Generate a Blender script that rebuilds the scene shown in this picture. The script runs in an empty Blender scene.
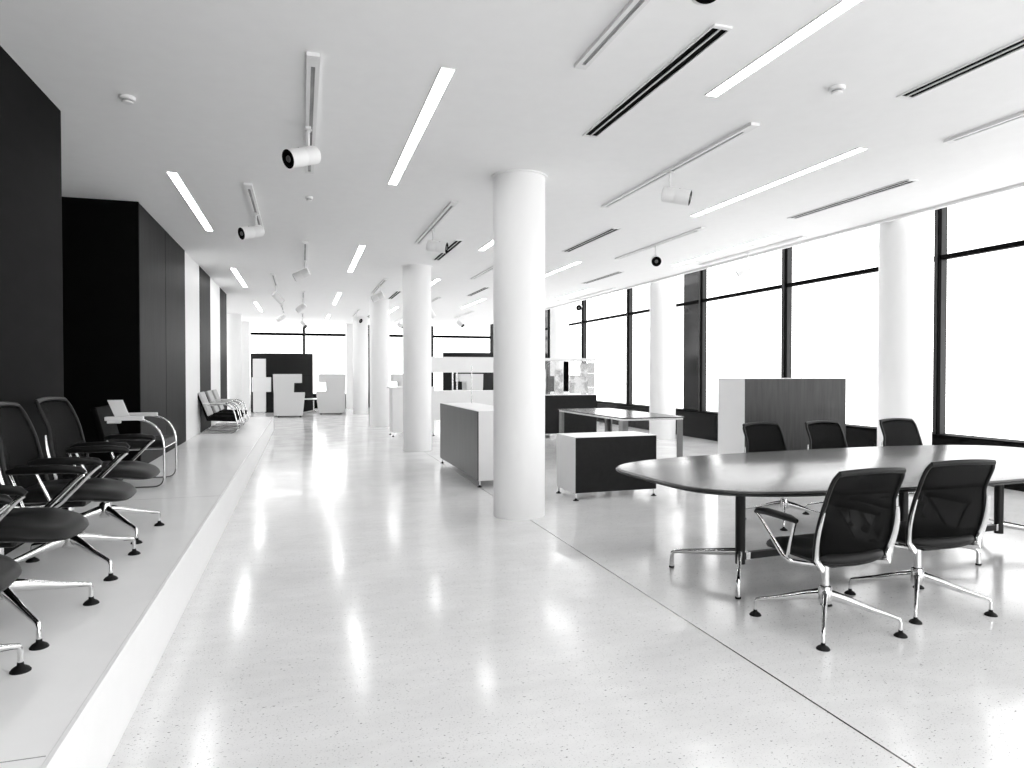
import bpy, math, random
from mathutils import Vector, Matrix

# ---------------------------------------------------------------- camera, world, exposure
S = bpy.context.scene
COL = S.collection
R = math.radians
cam_d = bpy.data.cameras.new('camera')
cam = bpy.data.objects.new('camera', cam_d)
COL.objects.link(cam)
cam.location = (0, 0, 1.5)
cam.rotation_euler = (R(90 - 0.93), 0, R(-17.1))
cam_d.sensor_width = 36.0
cam_d.lens = 24.0
cam_d.clip_start = 0.05
cam_d.clip_end = 300
S.camera = cam

world = bpy.data.worlds.new('world')
S.world = world
world.use_nodes = True
wn = world.node_tree.nodes
wn['Background'].inputs['Color'].default_value = (1, 1, 1, 1)
wn['Background'].inputs['Strength'].default_value = 3.1
S.view_settings.view_transform = 'Standard'
S.view_settings.look = 'None'
S.view_settings.gamma = 1
S.view_settings.use_curve_mapping = False
S.view_settings.exposure = 0.13

CE = 3.55      # ceiling height
PL = 0.35      # platform height
rnd = random.Random(4)

# ---------------------------------------------------------------- materials
def new_mat(name):
    m = bpy.data.materials.new(name)
    m.use_nodes = True
    nt = m.node_tree
    return m, nt, nt.nodes['Principled BSDF']

def mat(name, c, rough=0.5, metal=0.0, spec=0.5, grain=None, coat=0.0):
    """grain = (scale xyz, amount, bump) : slight procedural variation"""
    m, nt, p = new_mat(name)
    if not isinstance(c, tuple): c = (c, c, c)
    p.inputs['Base Color'].default_value = (*c, 1)
    p.inputs['Roughness'].default_value = rough
    p.inputs['Metallic'].default_value = metal
    p.inputs['Specular IOR Level'].default_value = spec
    p.inputs['Coat Weight'].default_value = coat
    if grain:
        sc, amt, bump = grain
        tc = nt.nodes.new('ShaderNodeTexCoord')
        mp = nt.nodes.new('ShaderNodeMapping')
        mp.inputs['Scale'].default_value = sc
        no = nt.nodes.new('ShaderNodeTexNoise')
        no.inputs['Scale'].default_value = 1.0
        no.inputs['Detail'].default_value = 4
        nt.links.new(tc.outputs['Object'], mp.inputs['Vector'])
        nt.links.new(mp.outputs['Vector'], no.inputs['Vector'])
        mr = nt.nodes.new('ShaderNodeMapRange')
        mr.inputs['From Min'].default_value = 0.3
        mr.inputs['From Max'].default_value = 0.7
        mr.inputs['To Min'].default_value = 1 - amt
        mr.inputs['To Max'].default_value = 1 + amt
        nt.links.new(no.outputs['Fac'], mr.inputs['Value'])
        mx = nt.nodes.new('ShaderNodeVectorMath')
        mx.operation = 'SCALE'
        mx.inputs[0].default_value = c
        nt.links.new(mr.outputs['Result'], mx.inputs['Scale'])
        nt.links.new(mx.outputs['Vector'], p.inputs['Base Color'])
        if bump:
            b = nt.nodes.new('ShaderNodeBump')
            b.inputs['Strength'].default_value = bump
            b.inputs['Distance'].default_value = 0.01
            nt.links.new(no.outputs['Fac'], b.inputs['Height'])
            nt.links.new(b.outputs['Normal'], p.inputs['Normal'])
    return m

def emit_mat(name, strength):
    m, nt, p = new_mat(name)
    p.inputs['Base Color'].default_value = (.9, .9, .9, 1)
    p.inputs['Emission Color'].default_value = (1, 1, 1, 1)
    p.inputs['Emission Strength'].default_value = strength
    return m

def glass_mat(name, tint=1.0, fac=0.06, rough=0.02):
    m, nt, p = new_mat(name)
    out = nt.nodes['Material Output']
    tr = nt.nodes.new('ShaderNodeBsdfTransparent')
    tr.inputs['Color'].default_value = (tint, tint, tint, 1)
    gl = nt.nodes.new('ShaderNodeBsdfGlossy')
    gl.inputs['Roughness'].default_value = rough
    mx = nt.nodes.new('ShaderNodeMixShader')
    mx.inputs['Fac'].default_value = fac
    nt.links.new(tr.outputs[0], mx.inputs[1])
    nt.links.new(gl.outputs[0], mx.inputs[2])
    nt.links.new(mx.outputs[0], out.inputs['Surface'])
    nt.nodes.remove(p)
    return m

def mesh_fabric_mat(name):
    m, nt, p = new_mat(name)
    out = nt.nodes['Material Output']
    p.inputs['Base Color'].default_value = (.004, .004, .004, 1)
    p.inputs['Roughness'].default_value = 0.6
    p.inputs['Specular IOR Level'].default_value = 0.04
    tc = nt.nodes.new('ShaderNodeTexCoord')
    mp = nt.nodes.new('ShaderNodeMapping')
    mp.inputs['Scale'].default_value = (60, 60, 14)
    no = nt.nodes.new('ShaderNodeTexNoise')
    no.inputs['Scale'].default_value = 1.0
    no.inputs['Detail'].default_value = 2
    nt.links.new(tc.outputs['Object'], mp.inputs['Vector'])
    nt.links.new(mp.outputs['Vector'], no.inputs['Vector'])
    mr = nt.nodes.new('ShaderNodeMapRange')
    mr.inputs['From Min'].default_value = 0.35
    mr.inputs['From Max'].default_value = 0.7
    mr.inputs['To Min'].default_value = 0.08
    mr.inputs['To Max'].default_value = 0.17
    nt.links.new(no.outputs['Fac'], mr.inputs['Value'])
    tr = nt.nodes.new('ShaderNodeBsdfTransparent')
    mx = nt.nodes.new('ShaderNodeMixShader')
    nt.links.new(mr.outputs['Result'], mx.inputs['Fac'])
    nt.links.new(p.outputs[0], mx.inputs[1])
    nt.links.new(tr.outputs[0], mx.inputs[2])
    nt.links.new(mx.outputs[0], out.inputs['Surface'])
    return m

def floor_mat():
    m, nt, p = new_mat('terrazzo')
    L = nt.links.new
    tc = nt.nodes.new('ShaderNodeTexCoord')
    def noise(scale, detail, sc=(1, 1, 1), rough=0.5):
        mp = nt.nodes.new('ShaderNodeMapping')
        mp.inputs['Scale'].default_value = sc
        no = nt.nodes.new('ShaderNodeTexNoise')
        no.inputs['Scale'].default_value = scale
        no.inputs['Detail'].default_value = detail
        no.inputs['Roughness'].default_value = rough
        L(tc.outputs['Object'], mp.inputs['Vector'])
        L(mp.outputs['Vector'], no.inputs['Vector'])
        return no
    def rng(src, a, b, c, d):
        mr = nt.nodes.new('ShaderNodeMapRange')
        mr.inputs['From Min'].default_value = a
        mr.inputs['From Max'].default_value = b
        mr.inputs['To Min'].default_value = c
        mr.inputs['To Max'].default_value = d
        L(src, mr.inputs['Value'])
        return mr.outputs['Result']
    def mul(a, b):
        n = nt.nodes.new('ShaderNodeMath'); n.operation = 'MULTIPLY'
        L(a, n.inputs[0]); L(b, n.inputs[1]); return n.outputs[0]
    specks = rng(noise(62, 3, (.8, 1.3, 1), .55).outputs['Fac'], .655, .685, 1, .25)
    specks2 = rng(noise(120, 2, (.8, 1.3, 1)).outputs['Fac'], .64, .70, 1, .5)
    gate = noise(3.0, 2)
    cloud = rng(noise(1.6, 4, (1, 1, 1)).outputs['Fac'], .3, .7, .94, 1.05)
    streak = rng(noise(6, 5, (.7, 2.2, 1)).outputs['Fac'], .3, .7, .96, 1.03)
    v = mul(mul(specks, specks2), mul(cloud, streak))
    cm = nt.nodes.new('ShaderNodeCombineXYZ')
    base = nt.nodes.new('ShaderNodeMath'); base.operation = 'MULTIPLY'
    base.inputs[1].default_value = 0.78
    L(v, base.inputs[0])
    for i in range(3): L(base.outputs[0], cm.inputs[i])
    L(cm.outputs[0], p.inputs['Base Color'])
    L(rng(noise(2.2, 5, (1, 1, 1)).outputs['Fac'], .3, .7, .11, .20), p.inputs['Roughness'])
    b = nt.nodes.new('ShaderNodeBump')
    b.inputs['Strength'].default_value = 0.06
    b.inputs['Distance'].default_value = 0.004
    L(noise(9, 3).outputs['Fac'], b.inputs['Height'])
    L(b.outputs['Normal'], p.inputs['Normal'])
    p.inputs['Specular IOR Level'].default_value = 0.6
    return m

def case_print_mat():
    """pale landscape photograph printed on the clear showcase"""
    m, nt, p = new_mat('printed_panel')
    L = nt.links.new
    tc = nt.nodes.new('ShaderNodeTexCoord')
    no = nt.nodes.new('ShaderNodeTexNoise')
    no.inputs['Scale'].default_value = 5
    no.inputs['Detail'].default_value = 5
    L(tc.outputs['Object'], no.inputs['Vector'])
    cr = nt.nodes.new('ShaderNodeValToRGB')
    cr.color_ramp.elements[0].position = .42
    cr.color_ramp.elements[0].color = (.45, .45, .45, 1)
    cr.color_ramp.elements[1].position = .56
    cr.color_ramp.elements[1].color = (.85, .85, .85, 1)
    L(no.outputs['Fac'], cr.inputs['Fac'])
    L(cr.outputs['Color'], p.inputs['Base Color'])
    p.inputs['Roughness'].default_value = .3
    return m

M = dict(
    ceiling=mat('ceiling_paint', .92, .8, grain=((8, 8, 8), .01, 0)),
    white=mat('white_paint', .86, .45, grain=((6, 6, 6), .01, 0)),
    white_lac=mat('white_lacquer', .84, .3, grain=((5, 5, 5), .01, 0)),
    column=mat('column_plaster', .90, .5, grain=((7, 7, 3), .01, .02)),
    platform=mat('platform_coating', .95, .24, spec=.14, grain=((3, 3, 3), .02, .01)),
    nosing=mat('platform_nosing', .90, .4, grain=((9, 9, 9), .01, 0)),
    black=mat('black_lacquer', .004, .5, spec=.01, grain=((4, 4, 4), .1, 0)),
    black_gloss=mat('black_gloss', .004, .15, spec=.10, grain=((4, 4, 4), .1, 0)),
    char=mat('charcoal_plaster', .006, .7, spec=.05, grain=((3, 3, 9), .18, .03)),
    veneer=mat('dark_veneer', .022, .45, spec=.02, grain=((26, 26, 1.6), .22, .04)),
    veneer2=mat('grey_veneer', .028, .33, spec=.35, grain=((30, 30, 2.2), .35, .05)),
    flat_dark=mat('dark_laminate', .018, .5, spec=.08, grain=((20, 20, 20), .1, 0)),
    mullion=mat('anthracite_metal', .028, .45, spec=.25, grain=((10, 10, 2), .2, 0)),
    steel=mat('chrome', .72, .10, metal=1, grain=((5, 5, 5), .02, 0)),
    alu=mat('cast_aluminium', .66, .22, metal=1, grain=((9, 9, 9), .03, 0)),
    brushed=mat('brushed_steel', .20, .32, metal=1, grain=((2, 2, 60), .06, 0)),
    joint=mat('joint_metal', .30, .25, metal=1, grain=((1, 2.5, 1), .5, 0)),
    seat=mat('black_leather', .008, .42, spec=.2, grain=((60, 60, 60), .1, .02)),
    tubeblack=mat('black_plastic', .006, .38, spec=.25, grain=((20, 20, 20), .1, 0)),
    rubber=mat('rubber', .006, .6, spec=.2, grain=((20, 20, 20), .1, 0)),
    meshf=mesh_fabric_mat('mesh_fabric'),
    fabric=mat('dark_upholstery', .008, .85, spec=.01, grain=((80, 80, 80), .2, .03)),
    shell=mat('light_upholstery', .55, .8, grain=((80, 80, 80), .06, .02)),
    pod=mat('pale_felt', .66, .85, grain=((60, 60, 60), .05, .02)),
    table=mat('dark_table_veneer', .010, .22, spec=.5, grain=((3, 22, 3), .25, .08)),
    desk=mat('desk_top', .012, .2, spec=.5, grain=((3, 12, 3), .2, .02)),
    lamp=emit_mat('diffuser', 17),
    glass=glass_mat('window_glass', 1.0, .05),
    acryl=glass_mat('clear_acrylic', .95, .03),
    lens=mat('lamp_lens', .10, .3, metal=.0, grain=((30, 30, 30), .1, 0)),
    printp=case_print_mat(),
    plastic=mat('white_plastic', .82, .4, grain=((20, 20, 20), .01, 0)),
    slot=mat('track_slot', .30, .5, grain=((20, 3, 20), .3, 0)),
    darkglass=mat('dark_glass', .008, .12, spec=.25, grain=((2, 2, 1.5), .6, 0)),
)
FLOOR = floor_mat()

# ---------------------------------------------------------------- mesh helpers
class MB:
    def __init__(s): s.v = []; s.f = []
    def add(s, verts, faces):
        n = len(s.v); s.v += [tuple(v) for v in verts]; s.f += [tuple(i + n for i in f) for f in faces]
    def box(s, x0, x1, y0, y1, z0, z1, mtx=None):
        vs = [Vector((x, y, z)) for z in (z0, z1) for y in (y0, y1) for x in (x0, x1)]
        if mtx: vs = [mtx @ v for v in vs]
        s.add(vs, [(0, 2, 3, 1), (4, 5, 7, 6), (0, 1, 5, 4), (2, 6, 7, 3), (0, 4, 6, 2), (1, 3, 7, 5)])
        return s
    def lathe(s, prof, n=24, mtx=None, a0=0, a1=None):
        """prof = [(r,z)...] about local z"""
        vs = []; fs = []
        for r, z in prof:
            for k in range(n):
                a = 2 * math.pi * k / n
                v = Vector((max(r, 1e-5) * math.cos(a), max(r, 1e-5) * math.sin(a), z))
                vs.append(mtx @ v if mtx else v)
        for i in range(len(prof) - 1):
            for k in range(n):
                k2 = (k + 1) % n
                fs.append((i * n + k, i * n + k2, (i + 1) * n + k2, (i + 1) * n + k))
        s.add(vs, fs)
        s.f.append(tuple(len(s.v) - len(vs) + k for k in reversed(range(n))))
        s.f.append(tuple(len(s.v) - n + k for k in range(n)))
        return s
    def tube(s, pts, rad, n=8, sq=1.0, closed=False):
        """rad scalar or list; sq squashes along the frame's second axis (list or scalar)"""
        P = [Vector(p) for p in pts]; m = len(P)
        rads = rad if isinstance(rad, (list, tuple)) else [rad] * m
        sqs = sq if isinstance(sq, (list, tuple)) else [sq] * m
        T = []
        for i in range(m):
            a = P[(i - 1) % m] if (closed or i > 0) else P[i]
            b = P[(i + 1) % m] if (closed or i < m - 1) else P[i]
            T.append((b - a).normalized())
        ref = Vector((0, 0, 1)) if abs(T[0].z) < .9 else Vector((1, 0, 0))
        N = (ref - T[0] * ref.dot(T[0])).normalized()
        vs = []; fs = []
        for i in range(m):
            N = (N - T[i] * N.dot(T[i])).normalized()
            Bn = T[i].cross(N)
            for k in range(n):
                a = 2 * math.pi * (k + .5) / n
                vs.append(P[i] + N * math.cos(a) * rads[i] + Bn * math.sin(a) * rads[i] * sqs[i])
        rng_ = m if closed else m - 1
        for i in range(rng_):
            j = (i + 1) % m
            for k in range(n):
                k2 = (k + 1) % n
                fs.append((i * n + k, i * n + k2, j * n + k2, j * n + k))
        if not closed:
            fs.append(tuple(reversed(range(n)))); fs.append(tuple((m - 1) * n + k for k in range(n)))
        s.add(vs, fs)
        return s
    def prism(s, poly, z0, z1, mtx=None):
        n = len(poly)
        vs = [Vector((x, y, z0)) for x, y in poly] + [Vector((x, y, z1)) for x, y in poly]
        if mtx: vs = [mtx @ v for v in vs]
        s.add(vs, [tuple(reversed(range(n))), tuple(range(n, 2 * n))] +
              [(k, (k + 1) % n, n + (k + 1) % n, n + k) for k in range(n)])
        return s
    def grid(s, rows, closed_u=False):
        nr = len(rows); nc = len(rows[0]); vs = [p for r in rows for p in r]; fs = []
        for i in range(nr - 1):
            for j in range(nc if closed_u else nc - 1):
                j2 = (j + 1) % nc
                fs.append((i * nc + j, i * nc + j2, (i + 1) * nc + j2, (i + 1) * nc + j))
        s.add(vs, fs)
        return s
    def build(s, name, m, parent=None, smooth=False, bevel=0, seg=2, solid=0):
        me = bpy.data.meshes.new(name)
        me.from_pydata(s.v, [], s.f)
        me.validate(); me.update()
        o = bpy.data.objects.new(name, me)
        COL.objects.link(o)
        me.materials.append(m)
        if smooth:
            for p in me.polygons: p.use_smooth = True
            if hasattr(me, 'set_sharp_from_angle'): me.set_sharp_from_angle(angle=R(40))
        if bevel:
            b = o.modifiers.new('bevel', 'BEVEL'); b.width = bevel; b.segments = seg; b.limit_method = 'ANGLE'
        if solid:
            b = o.modifiers.new('solid', 'SOLIDIFY'); b.thickness = solid; b.offset = 0
        if parent: o.parent = parent
        return o

def box(x0, x1, y0, y1, z0, z1): return MB().box(x0, x1, y0, y1, z0, z1)

def tag(o, label, cat, group=None, kind=None):
    o['label'] = label; o['category'] = cat
    if group: o['group'] = group
    if kind: o['kind'] = kind
    return o

def struct(o): o['kind'] = 'structure'; return o

def thing(name, label, cat, loc=(0, 0, 0), rz=0, group=None):
    o = bpy.data.objects.new(name, None); COL.objects.link(o)
    o.empty_display_size = .1
    o.location = loc; o.rotation_euler = (0, 0, rz)
    return tag(o, label, cat, group)

KIDS = {}
def dup(root, loc, rz, label):
    def cp(o, par):
        c = o.copy(); COL.objects.link(c)
        if par: c.parent = par
        for k in list(o.children): cp(k, c)
        return c
    c = cp(root, None)
    c.location = loc; c.rotation_euler = (0, 0, rz); c['label'] = label
    return c

def bez(p0, p1, p2, n=6):
    p0, p1, p2 = Vector(p0), Vector(p1), Vector(p2)
    return [p0 * (1 - t) ** 2 + p1 * 2 * t * (1 - t) + p2 * t * t for t in [i / n for i in range(n + 1)]]

def fillet(pts, r, n=5):
    P = [Vector(p) for p in pts]; out = [P[0]]
    for i in range(1, len(P) - 1):
        a = (P[i - 1] - P[i]); b = (P[i + 1] - P[i])
        ra = min(r, a.length * .49); rb = min(r, b.length * .49)
        out += bez(P[i] + a.normalized() * ra, P[i], P[i] + b.normalized() * rb, n)
    out.append(P[-1])
    return out

# ---------------------------------------------------------------- room shell
FX = 8.70      # inner face of the right facade
FY = 30.0      # end facade
struct(box(-7, 9.6, -4, 30.6, -.3, 0).build('floor', FLOOR))
struct(box(-7, 7.5, -4, 29.7, CE, CE + .35).build('ceiling', M['ceiling']))
struct(box(7.5, 9.4, -4, 30.5, 4.15, 4.4).build('ceiling_recess', M['ceiling']))
struct(box(-7, 7.5, 29.7, 30.5, 3.9, 4.4).build('ceiling_recess.001', M['ceiling']))
struct(box(7.44, 7.5, -4, 29.7, CE - .035, CE).build('trim_1', M['white'], bevel=.006))
# raised platform
pf = struct(box(-7, -.725, -4, 18.9, 0, PL).build('floor_platform', M['platform']))
struct(box(-.735, -.715, -4, 18.91, 0, PL + .002).build('trim_2', M['nosing'], bevel=.003))
struct(box(-7, -.735, 18.9, 18.912, 0, PL + .002).build('trim_3', M['nosing']))
for i, y in enumerate((2.35, 6.9, 11.4)):
    struct(box(-1.82, -.74, y, y + .004, PL, PL + .0006).build('trim_%d' % (4 + i), M['slot']))
# left walls
struct(box(-7, -1.795, -4, 6.18, PL, CE).build('wall_left', M['char']))
struct(box(-7, -1.885, 9.16, 19.2, PL, CE).build('wall_left_rear', M['black']))
struct(box(-7, -6.7, 6.18, 9.16, PL, CE).build('wall_recess', M['black']))
segs = [(9.20, 10.84, 'veneer'), (10.86, 12.56, 'veneer'), (12.58, 14.23, 'white'), (14.26, 15.87, 'veneer'),
        (15.90, 17.65, 'white'), (17.68, 19.18, 'veneer')]
for i, (a, b, mn) in enumerate(segs):
    struct(box(-1.885, -1.865, a, b, PL + .002, CE - .002).build('trim_%d' % (7 + i), M[mn], bevel=.004))
struct(box(-1.89, -1.86, 9.15, 9.19, PL + .002, CE - .002).build('trim_13', M['black']))
# end facade: pier left, pier right of the first bay
struct(box(-2.65, -2.0, 29.3, 29.9, 0, CE).build('wall_end', M['white']))
struct(box(1.78, 2.5, 29.3, 29.9, 0, CE).build('wall_end.001', M['white']))
# metal joint running down the floor
struct(box(2.213, 2.222, 1.2, 29, 0, .0012).build('trim_14', M['joint']))

def window(n, ax, a0, a1, z0, z1, mull, transom_z, tw=.032, parapet=True):
    """one facade; ax 'x' = plane at X=FX running in Y, ax 'y' = plane at Y=FY running in X"""
    root = bpy.data.objects.new('window_%d' % n, None); COL.objects.link(root)
    root['kind'] = 'structure'
    def bx(p0, p1, d0, d1, z0, z1):
        if ax == 'x': return box(FX + d0, FX + d1, p0, p1, z0, z1)
        return box(p0, p1, FY + d0, FY + d1, z0, z1)
    bx(a0, a1, .165, .18, z0, z1).build('pane', M['glass'], root)
    for p, w in mull:
        m = bx(p - w / 2, p + w / 2, .02, .16, z0, z1)
        m.build('mullion', M['mullion'], root)
        e = bx(p - w / 2 - .004, p - w / 2 + .018, .0, .05, z0, z1)
        e.build('mullion_edge', M['black'], root)
    bx(a0, a1, .03, .12, transom_z - tw, transom_z + tw).build('transom', M['black'], root)
    bx(a0, a1, .0, .3, z1 - .05, z1 + .05).build('head_frame', M['white'], root)
    if parapet:
        bx(a0, a1, 0, .25, 0, z0 - .03).build('parapet', M['black_gloss'], root)
        bx(a0, a1, -.03, .28, z0 - .03, z0).build('sill', M['black'], root, bevel=.004)
    return root

rw = window(1, 'x', -4, 30, .62, 4.12,
            [(4.2, .09), (7.60, .09), (10.86, .12), (13.70, .11), (17.36, .12), (20.6, .12), (23.8, .12), (27.0, .12)], 3.15)
# opaque dark glass bays beside two of the mullions
for y0, y1 in ((13.76, 14.50), (23.87, 24.5)):
    box(FX + .08, FX + .12, y0, y1, .62, 4.1).build('dark_glass_panel', M['darkglass'], rw)
window(2, 'y', -6.7, 8.7, .62, 3.9, [(-3.0, .1), (.09, .10), (2.82, .14), (5.54, .1), (8.3, .16)], 3.12, .055)

w3 = bpy.data.objects.new('window_3', None); COL.objects.link(w3); w3['kind'] = 'structure'  # unseen left-side glazing, added to let more light into the far end
box(-6.9, -6.885, 19.2, 30, .62, CE).build('pane', M['glass'], w3)
box(-7, -6.75, 19.2, 30, 0, .62).build('parapet', M['black_gloss'], w3)
for y in (22.0, 25.0, 28.0): box(-6.88, -6.75, y - .05, y + .05, .62, CE).build('mullion', M['mullion'], w3)

# ---------------------------------------------------------------- columns
def column(x, y, label, top=CE, rad=.272):
    t = thing('column', label, 'column', (x, y, 0), 0, 'round white columns')
    MB().lathe([(rad, 0), (rad, top)], 64).build('shaft', M['column'], t, smooth=True)
    if top == CE:
        MB().lathe([(.30, CE - .012), (.30, CE)], 64).build('collar', M['ceiling'], t, smooth=True)
for x, y, l, tp in [
    (2.19, 6.86, 'nearest round white column, in the middle of the hall, cabinets on both sides of it', CE),
    (2.13, 13.16, 'second round white column of the middle row, left of the dark-fronted long cabinet', CE),
    (2.08, 19.40, 'third round white column of the middle row, beside a white cabinet on small feet', CE),
    (2.06, 25.60, 'last round white column of the middle row, beside the pale high-backed booth chair', CE),
    (7.86, 7.33, 'thick round white column at the windows behind the conference table', 4.15),
    (7.86, 13.87, 'round white column at the windows behind the glass-topped desk', 4.15),
    (7.86, 20.4, 'round white column at the windows above the clear showcase, farthest of the window row', 4.15),
    (-2.28, 25.60, 'round white column at the far left, beyond the end of the dark panelled wall', CE)]:
    column(x, y, l, tp, .325 if y < 8 else .295) if x > 7 else column(x, y, l, tp)

# ---------------------------------------------------------------- ceiling fittings
def ceiling_light(x, y0, y1, label):
    t = thing('ceiling_light', label, 'ceiling light', (x, y0, CE), 0, 'recessed linear ceiling lights')
    L = y1 - y0; w = .052
    m = MB()
    m.box(-w, -w + .008, 0, L, -.006, 0); m.box(w - .008, w, 0, L, -.006, 0)
    m.box(-w, w, -.008, 0, -.006, 0); m.box(-w, w, L, L + .008, -.006, 0)
    m.build('frame', M['white'], t)
    box(-w + .008, w - .008, 0, L, -.004, -.0005).build('diffuser', M['lamp'], t)
for a in [
    (-1.26, 7.71, 10.70, 'bright linear light over the platform, in front of the left dark panelled wall'),
    (-1.26, .95, 3.90, 'added linear fill light over the near end of the platform, out of view'),  # extra fixture out of view, added to brighten the platform
    (.95, -2.2, .75, 'added linear fill light over the near floor, out of view'),  # another unseen fixture, added as fill for the near end
    (-1.28, 14.40, 17.45, 'second bright linear light along the left wall, beyond the second track spotlight'),
    (-1.28, 21.10, 24.20, 'short-looking bright linear light at the far left, farthest along the left wall'),
    (.95, 4.55, 7.50, 'bright linear light left of the nearest column, slanting up to the top of the picture'),
    (.94, 11.23, 14.22, 'bright linear light between the nearest and second rows, left of the second column'),
    (.93, 18.0, 21.05, 'small bright linear light over the middle of the hall, second from the end windows'),
    (.92, 24.9, 27.9, 'tiny bright linear light nearest the end windows, above the dark curved screen'),
    (2.90, 1.40, 4.42, 'large linear light cut off by the top edge, right of the biggest slot vent'),
    (2.87, 8.05, 11.08, 'bright linear light half hidden behind the top of the nearest column'),
    (2.86, 14.75, 17.75, 'linear light just right of the second column, near its top'),
    (2.84, 21.40, 24.4, 'faint linear light right of the third column, far down the hall'),
    (4.90, 5.04, 7.86, 'long bright linear light beside the right-aimed spotlight'),
    (4.90, 11.70, 14.5, 'linear light just right of the nearest column, below the slot vent'),
    (4.84, 18.30, 21.1, 'thin linear light left of the nearest column, farther down than the thin slot vent'),
    (6.80, 8.65, 11.55, 'thin linear light near the window edge, in front of the small white window spotlight'),
    (6.76, 15.40, 18.3, 'thin faint linear light near the window edge above the clear showcase')]:
    ceiling_light(*a)

def ceiling_vent(x, y0, y1, label):
    t = thing('ceiling_vent', label, 'air vent', (x, y0, CE), 0, 'black slot air vents in the ceiling')
    L = y1 - y0; w = .062
    m = MB()
    m.box(-w, -w + .007, 0, L, -.012, 0); m.box(w - .007, w, 0, L, -.012, 0)
    m.box(-.0045, .0045, 0, L, -.012, 0)
    m.box(-w, w, -.03, -.0001, -.012, 0); m.box(-w, w, L + .0001, L + .03, -.012, 0)
    m.build('frame', M['white'], t)
    for s in (-1, 1):
        c = s * .0298
        box(c - .025, c + .025, 0, L, -.004, -.0005).build('slot', M['black'], t)
for a in [
    (2.385, 3.54, 5.45, 'largest black double slot vent, right of the nearest column near the top edge'),
    (4.28, 2.1, 4.00, 'black double slot vent cut off by the right edge of the picture'),
    (6.20, 5.72, 7.56, 'black double slot vent near the windows, left of the thick window column'),
    (2.33, 10.35, 12.25, 'black slot vent behind the black-fronted spotlight between the first two columns'),
    (4.26, 8.85, 10.76, 'short black slot vent just right of the nearest column'),
    (6.18, 12.6, 14.46, 'thin grey slot vent near the windows above the clear showcase'),
    (2.33, 17.2, 19.02, 'small black slot vent right of the third column top'),
    (4.24, 15.8, 17.66, 'thin grey slot vent between the second column and the nearest column'),
    (2.33, 24.2, 26.0, 'tiny dark slot vent beside the spotlight at the last columns')]:
    ceiling_vent(*a)

def track(x, y0, y1, label):
    t = thing('lighting_track', label, 'light track', (x, y0, CE), 0, 'white lighting tracks on the ceiling')
    L = y1 - y0
    m = MB()
    m.box(-.042, -.014, 0, L, -.024, 0); m.box(.014, .042, 0, L, -.024, 0)
    m.box(-.014, .014, 0, .16, -.024, 0); m.box(-.014, .014, L - .06, L, -.024, 0)
    m.box(-.014, .014, .16, L - .06, -.012, 0)
    m.build('rail', M['plastic'], t)
    box(-.0135, .0135, .16, L - .06, -.016, -.0121).build('slot', M['slot'], t)

def spotlight(x, y, aim, label, drop=.155):
    t = thing('track_spotlight', label, 'spotlight', (x, y, CE - .0245), 0, 'white cylinder spotlights on the tracks')
    a = Vector(aim).normalized()
    # adapter in the track and stem
    m = MB().box(-.022, .022, -.05, .05, -.022, 0)
    m.box(-.03, .03, .01, .035, -.016, -.004)
    m.build('adapter', M['plastic'], t, bevel=.003)
    MB().tube([(0, 0, -.01), (0, 0, -drop - .03)], .012, 10).build('stem', M['plastic'], t, smooth=True)
    c = Vector((0, 0, -drop - .075)) - a * (-.06)
    q = a.to_track_quat('Z', 'Y').to_matrix().to_4x4()
    mt = Matrix.Translation(c) @ q
    MB().lathe([(.0, -.135), (.066, -.135), (.075, -.126), (.075, -.012), (.0735, -.010), (.0735, -.004), (.076, -.002),
                (.0775, .140), (.0760, .143), (.073, .130)], 32, mt).build('head', M['plastic'], t, smooth=True)
    f = MB().lathe([(.0, .132), (.074, .133), (.0755, .1445), (.066, .148), (.052, .136), (0, .136)], 32, mt).build('reflector', M['black'], t, smooth=True)
    MB().lathe([(0, .1365), (.027, .1365), (.024, .146), (.0, .149)], 20, mt).build('lens', M['lens'], f, smooth=True)
    MB().lathe([(.006, 0), (.006, .012)], 10, Matrix.Translation(c + Vector((0, 0, .07)) + a * .04)).build('screw', M['black'], t, smooth=True)

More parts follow.
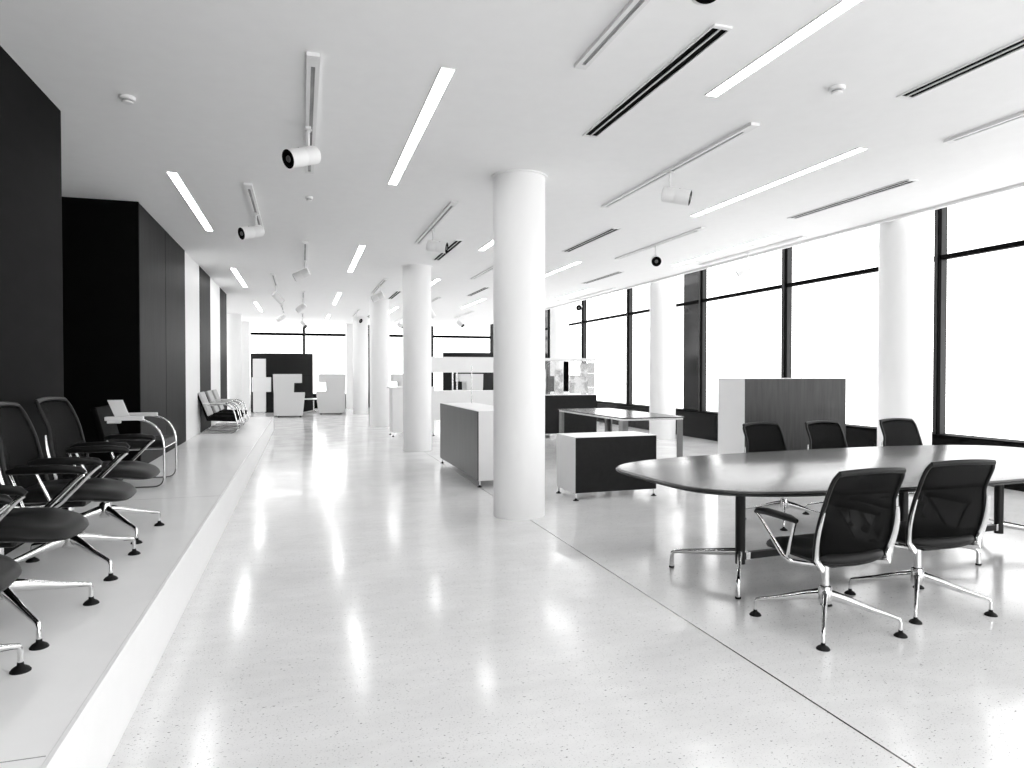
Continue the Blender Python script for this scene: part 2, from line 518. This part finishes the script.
TRK = [
    (.08, 4.58, 7.27, 'white track holding the nearest big spotlight, upper left of the ceiling'),
    (.06, 11.1, 13.6, 'white track in the middle of the ceiling just beyond the two big left spotlights'),
    (.04, 17.9, 20.7, 'small white track far down the hall in line with the middle linear lights'),
    (.03, 24.6, 27.4, 'tiny white track by the end windows above the dark curved screen'),
    (-.50, 1.3, 4.05, 'white track end just touching the top left edge of the picture'),
    (-.55, 7.92, 10.62, 'white track holding the second spotlight from the left wall'),
    (-.57, 14.9, 17.1, 'short white track above the spotlight aimed down right at the far left'),
    (-.58, 21.7, 24.5, 'tiny white track farthest left, towards the end windows'),
    (1.78, 1.4, 4.25, 'white track cut off by the top edge, left of the biggest slot vent'),
    (1.75, 8.0, 10.78, 'white track left of the nearest column top with a black-fronted spotlight'),
    (1.75, 15.0, 17.8, 'small white track above the third column'),
    (1.75, 22.4, 25.2, 'tiny white track above the last column of the middle row'),
    (3.56, 4.79, 7.72, 'long white track right of the nearest column with a spotlight aimed right'),
    (3.55, 11.6, 14.45, 'faint white track half hidden behind the nearest column'),
    (3.55, 18.2, 21.0, 'faint white track right of the second column'),
    (3.55, 24.8, 27.6, 'tiny white track between the second and third columns by the end windows'),
    (5.45, 1.8, 4.66, 'white track cut off by the right edge, near the thick window column'),
    (5.40, 8.40, 11.16, 'white track with the spotlight aimed straight at the viewer'),
    (5.42, 22.0, 24.8, 'faint thin track above the white shelving unit far away'),
    (7.2, 8.5, 11.3, 'white track at the window edge holding the small white spotlight'),
    (7.2, 15.0, 17.9, 'white track at the window edge above the clear showcase')]
for a in TRK: track(*a)
SP = [
    (.06, 5.92, (-.80, -.52, -.36), 'largest white cylinder spotlight, black front turned left, hanging upper left'),
    (-.55, 9.27, (-.82, -.52, -.28), 'second large white spotlight with black front, lower left of the biggest one'),
    (3.56, 6.15, (.80, -.56, -.22), 'white spotlight with narrow black front aimed right, right of the nearest column'),
    (1.78, 9.60, (.90, -.42, -.16), 'white spotlight with black ring front aimed right, left of the nearest column'),
    (5.40, 9.76, (-.42, -.88, -.25), 'round-fronted spotlight facing the viewer above the window column'),
    (7.2, 9.87, (-.72, .52, -.48), 'plain white spotlight seen against the bright window, aimed down left'),
    (.06, 12.85, (-.85, .15, -.42), 'white spotlight aimed down left, just beyond the second large one'),
    (-.57, 16.8, (.62, .30, -.62), 'white spotlight aimed down right, third along the left wall'),
    (.04, 19.3, (-.7, .2, -.6), 'small white spotlight aimed down left in the far middle'),
    (-.58, 23.2, (-.8, .2, -.45), 'small faint white spotlight farthest left'),
    (.03, 26.0, (.45, -.6, -.55), 'tiny spotlight with black front over the end window mullion'),
    (1.75, 16.1, (-.85, .2, -.42), 'white spotlight above the third column'),
    (1.75, 23.3, (.62, -.7, -.35), 'tiny spotlight with black front left of the third column'),
    (3.55, 26.0, (.62, -.7, -.35), 'tiny spotlight with black front just left of the second column'),
    (3.55, 19.6, (.5, .3, -.75), 'white spotlight peeking out right of the second column'),
    (5.42, 24.1, (.5, -.6, -.5), 'tiny spotlight with black front above the white shelving unit'),
    (7.2, 17.2, (-.42, -.88, -.25), 'small spotlight with ring front facing the viewer against a window mullion'),
    (1.80, 2.80, (-.42, -.75, -.42), 'spotlight with black front just cut off by the top edge')]
for a in SP: spotlight(*a)

def smoke_detector(x, y, label, s=1.0):
    t = thing('smoke_detector', label, 'smoke detector', (x, y, CE), 0, 'ceiling smoke detectors')
    MB().lathe([(.055 * s, 0), (.055 * s, -.018), (.05 * s, -.024)], 28).build('base', M['plastic'], t, smooth=True)
    MB().lathe([(.036 * s, -.024), (.036 * s, -.037)], 20).build('grille', M['slot'], t, smooth=True)
    MB().lathe([(.040 * s, -.037), (.036 * s, -.046), (0, -.048)], 20).build('cap', M['plastic'], t, smooth=True)
smoke_detector(-1.23, 5.72, 'round white smoke detector at the left, above the dark wall')
smoke_detector(3.68, 4.03, 'round white smoke detector at the right, between two linear lights')
smoke_detector(.09, 8.33, 'small smoke detector right behind the biggest spotlight', .8)

# ---------------------------------------------------------------- swivel conference chair
def sup(a, w, d0, d1, n=3.2):
    c, s_ = math.cos(a), math.sin(a)
    x = w * math.copysign(abs(c) ** (2 / n), c)
    y = math.copysign(abs(s_) ** (2 / n), s_)
    return x, (y * d1 if y > 0 else y * d0)

def back_pt(u, v):
    """backrest surface, u -1..1 across, v 0..1 up; the chair faces +y"""
    z = .445 + .52 * v
    w = .248 + .024 * math.sin(min(v * 1.5, 1) * math.pi) - .004 * v
    if v > .90:                                     # rounded top corners
        k = (v - .90) / .10
        w *= 1 - .07 * k * k
    y = -.215 - .09 * math.sin(v * 1.9) * .55 - .02 * v - .065 * max(0, v - .62) ** 1.5 / .23
    y += .035 * u * u * (1 - .4 * v) + .012 * math.sin(v * math.pi) * (1 - u * u)
    return Vector((u * w, y, z - .012 * u * u * v))

def make_swivel(label, group):
    t = thing('swivel_chair', label, 'chair', (0, 0, 0), 0, group)
    # base
    MB().lathe([(.034, .135), (.040, .15), (.042, .20), (.034, .235), (.022, .24), (.022, .37), (.05, .385), (.05, .40)], 24).build('hub', M['alu'], t, smooth=True)
    for k in range(4):
        a = math.pi / 4 + k * math.pi / 2
        d = Vector((math.cos(a), math.sin(a), 0))
        pts = [d * .025 + Vector((0, 0, .185)), d * .10 + Vector((0, 0, .170)), d * .25 + Vector((0, 0, .130)),
               d * .36 + Vector((0, 0, .106)), d * .385 + Vector((0, 0, .099)), d * .392 + Vector((0, 0, .082)), d * .392 + Vector((0, 0, .03))]
        lg = MB().tube(pts, [.034, .028, .018, .012, .011, .010, .010], 12, sq=[.62, .6, .7, .9, 1, 1, 1]).build('leg', M['steel'], t, smooth=True)
        MB().lathe([(.036, 0), (.036, .004), (.029, .013), (.012, .024), (.011, .036)], 20, Matrix.Translation(d * .392)).build('foot', M['rubber'], lg, smooth=True)
    # seat
    N = 40
    prof = [(.02, .502), (.5, .500), (.8, .494), (.93, .484), (.985, .468), (1.0, .452), (.97, .436), (.86, .424), (.5, .412), (.02, .408)]
    rows = []
    for s_, z in prof:
        row = []
        for k in range(N):
            x, y = sup(2 * math.pi * k / N, .268, .25, .335, 3.8)
            yy = y * s_
            fr = max(0, yy - .15)
            x *= (1 - .25 * max(0, yy) / .31 * .5)
            row.append(Vector((x * s_, yy, z - fr * .16 + .01 * (x / .26) ** 2)))
        rows.append(row)
    m = MB().grid([list(r) for r in rows], closed_u=True)
    m.f.append(tuple(reversed(range(N)))); m.f.append(tuple((len(prof) - 1) * N + k for k in range(N)))
    m.build('seat', M['seat'], t, smooth=True)
    box(-.07, .07, -.12, .10, .375, .418).build('seat_mechanism', M['tubeblack'], t, bevel=.015)
    # backrest
    rows = [[back_pt(u / 8, v / 16) for u in range(-8, 9)] for v in range(17)]
    MB().grid(rows).build('backrest_mesh', M['meshf'], t, smooth=True, solid=.003)
    V = [i / 18 for i in range(19)]
    loop = [back_pt(-1, v) for v in V] + [back_pt(u / 8, 1) + Vector((0, 0, .006 * (1 - (u / 8) ** 2))) for u in range(-7, 8)] + [back_pt(1, v) for v in reversed(V)]
    bot = [back_pt(u / 8, 0) + Vector((0, 0, -.02 * (1 - (u / 8) ** 2))) for u in range(7, -8, -1)]
    MB().tube(loop + bot, .0125, 8, closed=True).build('backrest_frame', M['tubeblack'], t, smooth=True)
    top = [back_pt(u / 8, 1.0) for u in range(-8, 9)]
    MB().tube([p + Vector((0, -.006, .004)) for p in top], .017, 8, sq=.8).build('top_rail', M['tubeblack'], t, smooth=True)
    for s_ in (-1, 1):
        pts = [(s_ * .13, -.05, .405), (s_ * .20, -.15, .408), (s_ * .240, -.225, .422)]
        side = [back_pt(s_, v) + Vector((s_ * .006, -.020, 0)) for v in (.04, .12, .21, .30, .40, .49, .58)]
        path = [Vector(p) for p in pts] + side
        MB().tube(path, [.018, .02, .024, .022, .019, .017, .016, .015, .013, .009], 10, sq=.62).build('back_support', M['alu'], t, smooth=True)
    # armrests
    for s_ in (-1, 1):
        xa = s_ * .305
        pad = [(xa, .245, .650), (xa, .225, .664), (xa, .14, .672), (xa, .06, .672), (xa, -.055, .670), (xa - s_ * .004, -.10, .662)]
        ar = MB().tube(pad, [.012, .019, .022, .022, .021, .013], 12, sq=[1, 1, 1.15, 1.15, 1.1, 1]).build('armrest', M['tubeblack'], t, smooth=True)
        low = Vector((s_ * .275, .0, .425))
        st = fillet([(xa, .235, .645), (xa - s_ * .002, .205, .62), low + Vector((s_ * .008, .035, .012)), low + Vector((0, -.012, -.012)), (s_ * .14, -.03, .385), (s_ * .03, -.03, .385)], .03, 4)
        n = len(st)
        MB().tube(st, [.013 + .004 * (i / n) for i in range(n)], 10, sq=.75).build('arm_strut', M['steel'], ar, smooth=True)
        st2 = fillet([(xa, -.09, .654), (xa - s_ * .004, -.075, .62), low + Vector((s_ * .006, -.01, .03)), low + Vector((0, .01, 0))], .03, 4)
        MB().tube(st2, .0125, 10, sq=.75).build('arm_strut', M['steel'], ar, smooth=True)
    return t

G1 = 'black mesh swivel chairs at the conference table'
G2 = 'black mesh swivel chairs in a row on the platform'
ch = make_swivel('black mesh swivel chair on near side of conference table, left of two', G1)
ch.location = (2.965, 3.31, 0); ch.rotation_euler = (0, 0, R(2))
def put(x, y, z, rz, label, g):
    c = dup(ch, (x, y, z), R(rz), label); c['group'] = g; return c
put(3.81, 3.44, 0, -4, 'black mesh swivel chair on near side of conference table, right of two', G1)
put(4.63, 5.74, 0, 186, 'black mesh chair behind the conference table, leftmost, in front of the tall cabinet left edge', G1)
put(5.41, 5.74, 0, 186, 'black mesh chair behind the conference table, middle of the three far ones', G1)
put(6.46, 5.80, 0, 180, 'black mesh chair behind the conference table, rightmost, back against the white column', G1)
put(-1.30, 2.76, PL, -86, 'swivel chair on the platform nearest the viewer, only armrest, seat edge and one foot showing', G2)
put(-1.31, 3.60, PL, -95, 'swivel chair on the platform, second from the viewer, its back cut by the left edge', G2)
put(-1.30, 4.55, PL, -90, 'swivel chair on the platform, third from the viewer, in front of the charcoal wall', G2)
put(-1.33, 5.43, PL, -94, 'swivel chair on the platform, farthest from the viewer, next to the cantilever chair', G2)

# ---------------------------------------------------------------- conference table
TH = .78
t = thing('conference_table', 'long dark conference table with rounded corners on chrome splayed feet', 'table', (4.47, 4.36, 0), R(3.2))
def tab_outline(L, W, taper, n=3.4, N=120):
    pts = []
    for k in range(N):
        a = 2 * math.pi * k / N
        x, y = sup(a, L, W, W, 5.0)
        y *= 1 - taper * (x / L) ** 2
        x *= 1 + .035 * (1 - (y / W) ** 2)
        pts.append((x, y))
    return pts
out = tab_outline(2.14, .955, .15)
m = MB(); N = len(out)
rows = [[Vector((x * s_, y * s_, z)) for x, y in out] for s_, z in ((.02, TH), (.985, TH), (.9955, TH - .003), (1.0, TH - .012), (.9985, TH - .02), (.975, TH - .036), (.02, TH - .036))]
m.grid(rows, closed_u=True)
m.f.append(tuple(range(N))); m.f.append(tuple(reversed(range((len(rows) - 1) * N, len(rows) * N))))
m.build('tabletop', M['table'], t, smooth=True)
rows = [[Vector((x * s_, y * s_, z)) for x, y in out] for s_, z in ((.9995, TH - .0125), (1.002, TH - .016), (1.0005, TH - .023), (.977, TH - .0385))]
MB().grid(rows, closed_u=True).build('edge_band', M['tubeblack'], t, smooth=True)
cols = (-1.40, .22, 1.35)
for i, cx in enumerate(cols):
    MB().lathe([(.036, .10), (.036, TH - .04)], 28, Matrix.Translation((cx, 0, 0))).build('pedestal', M['tubeblack'], t, smooth=True)
    MB().lathe([(.07, TH - .05), (.09, TH - .036)], 24, Matrix.Translation((cx, 0, 0))).build('top_plate', M['alu'], t, smooth=True)
    sx = (-1, 1, 1)[i]
    for sy in (-1, 1):
        d = Vector((sx * .33, sy * .39, 0))
        b = Vector((cx, 0, 0))
        pts = [b + Vector((0, 0, .185)) + d * .03, b + d * .3 + Vector((0, 0, .168)), b + d * .7 + Vector((0, 0, .145)), b + d * .93 + Vector((0, 0, .132)),
               b + d * .985 + Vector((0, 0, .120)), b + d + Vector((0, 0, .09)), b + d + Vector((0, 0, .012))]
        lg = MB().tube(pts, [.030, .026, .020, .016, .015, .015, .016], 12, sq=[.6, .6, .7, .9, 1, 1, 1]).build('leg', M['steel'], t, smooth=True)
        MB().lathe([(.02, 0), (.02, .012)], 16, Matrix.Translation(b + d)).build('glide', M['rubber'], lg, smooth=True)
box(cols[0] + .03, cols[2] - .03, -.022, .022, .13, .18).build('stretcher', M['tubeblack'], t, bevel=.004)
for cx in cols: box(cx - .06 if cx > 0 else cx + .035, cx - .035 if cx > 0 else cx + .075, -.024, .024, .127, .184).build('stretcher_cap', M['alu'], t, bevel=.003)

# ---------------------------------------------------------------- cabinets
def cabinet(name, label, x, y, rz, W, D, z0, z1, front, sides='white_lac', flat_side='front', group='white and dark office cabinets', feet=True):
    """body centred in x, front at local y=0, depth +y"""
    t = thing(name, label, 'cabinet', (x, y, 0), R(rz), group)
    th = .018
    m = MB()
    m.box(0, th, 0, D, z0, z1); m.box(W - th, W, 0, D, z0, z1)
    m.box(th, W - th, 0, D, z1 - th, z1); m.box(th, W - th, 0, D, z0, z0 + th)
    m.box(th, W - th, D - .02, D - .004, z0 + th, z1 - th)
    m.build('carcass', M[sides], t)
    box(.004, W - .004, -.014, 0, z0 + .006, z1 - .006).build('front_panel', M[front], t)
    if feet:
        for fx in (.02, W - .02):
            for fy in (.02, D - .02):
                ft = MB().lathe([(.034, 0), (.034, .006), (.016, .014), (.012, .028)], 16, Matrix.Translation((fx, fy, 0))).build('foot', M['rubber'], t, smooth=True)
                MB().lathe([(.010, .0281), (.010, z0)], 12, Matrix.Translation((fx, fy, 0))).build('stem', M['white_lac'], ft, smooth=True)
    return t
c = cabinet('sideboard', 'long white cabinet with dark veneer front seen at an angle, left of the nearest column', 2.205, 11.19, -90, 2.54, .58, .085, 1.0, 'veneer2')
c = cabinet('sideboard', 'low white cabinet with black front on small dark feet, right of the nearest column', 3.05, 7.40, 1.5, 1.075, .57, .085, .745, 'flat_dark')
c = cabinet('tall_cabinet', 'tall white cabinet with dark glossy veneer front behind the conference table chairs', 5.39, 7.44, 0, 1.58, .58, .09, 1.43, 'veneer2')
c = cabinet('sideboard', 'dark-fronted cabinet carrying the clear showcase, behind the nearest column', 4.4, 14.84, 0, 2.26, .60, .085, .985, 'flat_dark')
c = cabinet('storage_cabinet', 'narrow white cabinet on castors between the second and third columns', 2.02, 16.1, 0, 1.0, .6, .10, 1.14, 'white_lac', feet=True)
box(-.06, 1.02, -.04, .62, 1.14, 1.165).build('top', M['white_lac'], c, bevel=.003)

# clear showcase on the far sideboard
t = thing('glass_showcase', 'clear acrylic showcase with pale printed scenes standing on the dark-fronted cabinet', 'showcase', (4.51, 14.87, .985))
for a in ((0, 2.14, 0, .008, .0, .80), (0, 2.14, .48, .488, 0, .80), (0, .008, .008, .48, 0, .80), (2.132, 2.14, .008, .48, 0, .80)):
    box(*a).build('pane', M['acryl'], t)
box(-.01, 2.15, -.01, .498, .80, .86).build('lid', M['plastic'], t, bevel=.003)
random.seed(3)
for x0, x1, z0, z1, mn in ((.60, .895, .02, .60, 'printp'), (.90, 1.10, .08, .44, 'black'), (1.11, 1.32, .03, .60, 'printp'), (1.33, 1.46, .08, .78, 'black'),
                           (1.47, 1.74, .03, .46, 'printp'), (1.745, 1.94, .03, .74, 'printp'), (1.945, 2.12, .18, .50, 'pod'), (1.945, 2.12, .01, .17, 'plastic'), (1.945, 2.12, .51, .76, 'pod')):
    box(x0, x1, .012, .022, z0, z1).build('printed_panel', M[mn], t)

# desk behind the low cabinet
t = thing('desk', 'rectangular desk with dark glossy top and pale metal panel legs, behind the low black-fronted cabinet', 'desk', (4.86, 9.85, 0), R(0))
DW, DL = 1.13, 2.85
box(0, DW, 0, DL, .765, .785).build('desk_top', M['desk'], t, bevel=.003)
m = MB(); m.box(.02, DW - .02, .02, .05, .735, .765); m.box(.02, DW - .02, DL - .05, DL - .02, .735, .765)
m.box(.02, .05, .05, DL - .05, .735, .765); m.box(DW - .05, DW - .02, .05, DL - .05, .735, .765)
m.build('frame', M['alu'], t)
for lx, ly in ((.02, .02), (DW - .12, .02), (.02, DL - .12), (DW - .12, DL - .12)):
    xa, xb = (lx, lx + .02) if lx < .5 else (lx + .08, lx + .10)
    ya, yb = (ly + .0201, ly + .14) if ly < .5 else (ly - .04, ly + .0799)
    yf = ly if ly < .5 else ly + .08
    m = MB().box(lx, lx + .10, yf, yf + .02, 0, .735).box(xa, xb, ya, yb, 0, .735)
    m.build('leg', M['brushed'], t)

# white shelving unit with a window-like opening
t = thing('shelving_unit', 'tall white room-divider unit with a horizontal opening, behind the long cabinet', 'shelf', (3.16, 18.0, 0))
W = 2.7
m = MB(); m.box(0, W, 0, .4, .24, 1.02); m.box(0, W, 0, .4, 1.51, 1.93); m.box(W - .03, W, 0, .4, 1.02, 1.51); m.box(0, .02, 0, .4, 1.02, 1.51)
m.build('body', M['white_lac'], t, bevel=.003)
for px in (.70, .82): box(px, px + .035, .02, .05, 1.02, 1.51).build('divider', M['alu'], t)
for px in (.1, .32, W - .1):
    for py in (.03, .35): box(px - .015, px + .015, py - .015, py + .015, 0, .24).build('leg', M['alu'], t)
# slender rod standing on the long cabinet
tag(MB().tube([(2.66, 10.9, 1.0), (2.66, 10.9, 1.62)], .008, 10).build('display_rod', M['alu'], smooth=True), 'thin upright metal rod standing on the far end of the long dark-fronted cabinet', 'rod')

# ---------------------------------------------------------------- far end: curved screens, crates, booths, table
def curved_screen(cx, cy, w, sag, h, label):
    t = thing('curved_screen', label, 'screen', (cx, cy, 0), 0, 'dark curved freestanding screens')
    n = 24; poly = []
    for i in range(n + 1):
        u = -1 + 2 * i / n; poly.append((u * w / 2, -sag * (1 - u * u)))
    for i in range(n, -1, -1):
        u = -1 + 2 * i / n; poly.append((u * w / 2, -sag * (1 - u * u) + .10))
    z = 0.02
    for z1 in (h * .62, h * .90, h):
        MB().prism(poly, z, z1 - .006).build('panel', M['flat_dark'], t)
        z = z1 + .002
    pl = [(x * .995, y + .01) for x, y in poly]
    MB().prism(pl, 0, h - .01).build('core', M['black'], t)
curved_screen(-.72, 27.6, 2.26, .35, 2.25, 'dark curved screen behind the pale booth chair, left end of the hall')
curved_screen(7.0, 28.4, 2.6, .4, 2.36, 'dark curved screen seen above and through the white divider unit')

for z0, z1, x0, x1, l in ((.06, .80, -1.72, -1.28, 'tall narrow white crate, bottom of the stack against the dark curved screen'),
                          (.80, 1.34, -1.76, -1.10, 'wide white crate in the middle of the stack against the dark curved screen'),
                          (1.34, 2.02, -1.72, -1.28, 'tall narrow white crate, topmost of the stack against the dark curved screen')):
    t = thing('storage_crate', l, 'box', (x0, 26.7, z0), 0, 'stacked white crates')
    w = x1 - x0; h = z1 - z0
    m = MB(); m.box(0, w, 0, .3, 0, .018); m.box(0, w, 0, .3, h - .018, h); m.box(0, .018, 0, .3, .018, h - .018); m.box(w - .018, w, 0, .3, .018, h - .018)
    m.box(.018, w - .018, .28, .30, .018, h - .018)
    m.build('crate_shell', M['white_lac'], t)
    box(.018, w - .018, .004, .02, .018, h - .018).build('front_panel', M['white'], t)
    if z0 < .1: box(.03, w - .03, .03, .27, -.06, 0).build('plinth', M['alu'], t)

def booth(x, y, mir, label, D=.85):
    """high-backed booth chair, side profile; opening towards +x (mir=1) or -x"""
    t = thing('booth_chair', label, 'chair', (x, y, 0), 0, 'pale high-backed booth chairs')
    prof = [(-.47, 1.46), (.46, 1.46), (.46, 1.16), (.20, 1.16), (.19, .82), (.56, .82), (.48, .05), (-.35, .05), (-.42, .5), (-.46, .95)]
    prof = [(px * mir, pz) for px, pz in prof]
    if mir < 0: prof.reverse()
    rot = Matrix.Rotation(R(90), 4, 'X')      # (x, z) -> plane
    def side(y0, y1):
        return MB().prism(prof, -y1, -y0, rot)
    side(0, .06).build('side_panel', M['pod'], t, bevel=.01)
    side(D - .06, D).build('side_panel', M['pod'], t, bevel=.01)
    bx = sorted((-.45 * mir, -.37 * mir))
    box(bx[0], bx[1], .06, D - .06, .06, 1.45).build('backrest', M['pod'], t, bevel=.01)
    sx = sorted((-.37 * mir, .45 * mir))
    box(sx[0], sx[1], .06, D - .06, .1, .42).build('seat', M['pod'], t, bevel=.03)
    for fx in (-.3, .4):
        for fy in (.03, D - .03): MB().lathe([(.02, 0), (.02, .05)], 12, Matrix.Translation((fx * mir, fy, 0))).build('foot', M['rubber'], t, smooth=True)
booth(-.46, 24.2, 1, 'pale high-backed booth chair standing alone in front of the dark curved screen')
booth(1.05, 25.5, -1, 'pale high-backed booth chair opening left, beside the last column')
booth(3.75, 26.0, -1, 'pale booth chair mostly hidden between the third and second columns')
booth(6.35, 26.0, -1, 'pale booth chair seen through the opening of the white divider unit')
t = thing('side_table', 'small white-topped table on a chrome cross foot between the two booth chairs', 'table', (.42, 27.0, 0))
MB().lathe([(0, .50), (.50, .50), (.505, .512), (.50, .525), (0, .525)], 40).build('tabletop', M['white_lac'], t, smooth=True)
MB().lathe([(.03, .06), (.025, .5)], 20).build('pole', M['alu'], t, smooth=True)
for k in range(4):
    a = R(20) + k * math.pi / 2
    MB().tube([(0, 0, .07), (math.cos(a) * .2, math.sin(a) * .2, .045), (math.cos(a) * .42, math.sin(a) * .42, .015)], [.022, .018, .013], 10).build('leg', M['alu'], t, smooth=True)

# ---------------------------------------------------------------- cantilever tablet chair on the platform (faces +x)
def arm_frame(t, y, x_back, x_front, z_arm, r, lean=.06):
    """one side of a cantilever tube frame: runner, front upright, big bend, arm"""
    pts = [(x_back, y, r), (x_front - .02, y, r), (x_front, y, .10)]
    path = fillet([(x_back, y, r), (x_front, y, r), (x_front, y, z_arm - .02 + .02), (x_back + .12, y, z_arm)], .09, 6)
    a = [Vector((x_back, y, r)), ] + bez((x_front - .10, y, r), (x_front, y, r), (x_front, y, .10 + r), 5)
    a += bez((x_front, y, z_arm - .30), (x_front - .01, y, z_arm), (x_front - .30, y, z_arm), 10)
    a += [Vector((x_back + .10, y, z_arm))]
    return MB().tube(a, r, 12).build('side_frame', M['steel'], t, smooth=True)

t = thing('tablet_chair', 'chrome cantilever chair with black seat and white folding writing tablet on the platform', 'chair', (-1.62, 7.87, PL))
for s_ in (-1, 1):
    arm_frame(t, s_ * .34, -.30, .30, .695, .0115)
MB().tube([(-.30, -.34, .0115), (-.30, .34, .0115)], .0115, 12).build('rear_runner', M['steel'], t, smooth=True)
MB().tube([(.29, -.34, .395), (.29, .34, .395)], .009, 10).build('cross_bar', M['steel'], t, smooth=True)
MB().tube([(-.25, -.335, .39), (.29, -.335, .395)], .008, 10).build('seat_rail', M['steel'], t, smooth=True)
MB().tube([(-.25, .335, .39), (.29, .335, .395)], .008, 10).build('seat_rail', M['steel'], t, smooth=True)
box(-.25, .30, -.30, .30, .40, .475).build('seat', M['seat'], t, bevel=.025, seg=3)
mt = Matrix.Translation((-.25, 0, .44)) @ Matrix.Rotation(R(-14), 4, 'Y')
MB().box(-.03, .03, -.29, .29, 0, .38, mt).build('backrest', M['black'], t, bevel=.02, seg=3)
for s_ in (-1, 1):
    box(-.22, .12, s_ * .34 - .028, s_ * .34 + .028, .682, .722).build('arm_pad', M['plastic'], t, bevel=.008)
tb = MB().prism([(-.135, .722), (-.005, .722), (-.065, .885), (-.20, .885)], -.012 + .34, .34 + .003, Matrix.Rotation(R(90), 4, 'X')).build('writing_tablet', M['plastic'], t, bevel=.003)
box(-.20, -.08, -.365, -.315, .655, .684).build('tablet_hinge', M['plastic'], t, bevel=.008)

# lounge cantilever chairs farther along the platform (face +x)
def lounge(label):
    t = thing('cantilever_chair', label, 'chair', (-1.5, 14.2, PL), 0, 'cantilever lounge chairs at the far end of the platform')
    for s_ in (-1, 1):
        y = s_ * .32
        a = [Vector((-.33, y, .011))] + bez((.20, y, .011), (.33, y, .011), (.34, y, .12), 6) + [Vector((.30, y, .30))]
        a += bez((.29, y, .34), (.26, y, .55), (.05, y, .56), 10) + [Vector((-.20, y, .54))]
        MB().tube(a, .012, 12).build('side_frame', M['steel'], t, smooth=True)
    MB().tube([(-.33, -.32, .011), (-.33, .32, .011)], .011, 12).build('rear_runner', M['steel'], t, smooth=True)
    mt = Matrix.Rotation(R(3), 4, 'Y')
    MB().box(-.22, .30, -.29, .29, .24, .33, mt).build('seat', M['fabric'], t, bevel=.02, seg=3)
    mt = Matrix.Translation((-.17, 0, .26)) @ Matrix.Rotation(R(-21), 4, 'Y')
    MB().box(-.035, .0, -.29, .29, 0, .56, mt).build('back_shell', M['fabric'], t, bevel=.012, seg=3)
    MB().box(.001, .05, -.285, .285, .08, .55, mt).build('back_cushion', M['shell'], t, bevel=.015, seg=3)
    box(-.27, .12, -.39, -.28, .572, .59).build('writing_tablet', M['plastic'], t, bevel=.005)
    return t
lc = lounge('nearest of the three pale-backed cantilever lounge chairs at the far end of the platform')
dup(lc, (-1.5, 15.22, PL), 0, 'middle one of the three cantilever lounge chairs at the far end of the platform')
dup(lc, (-1.5, 16.14, PL), 0, 'farthest of the three cantilever lounge chairs, nearest the end of the platform')
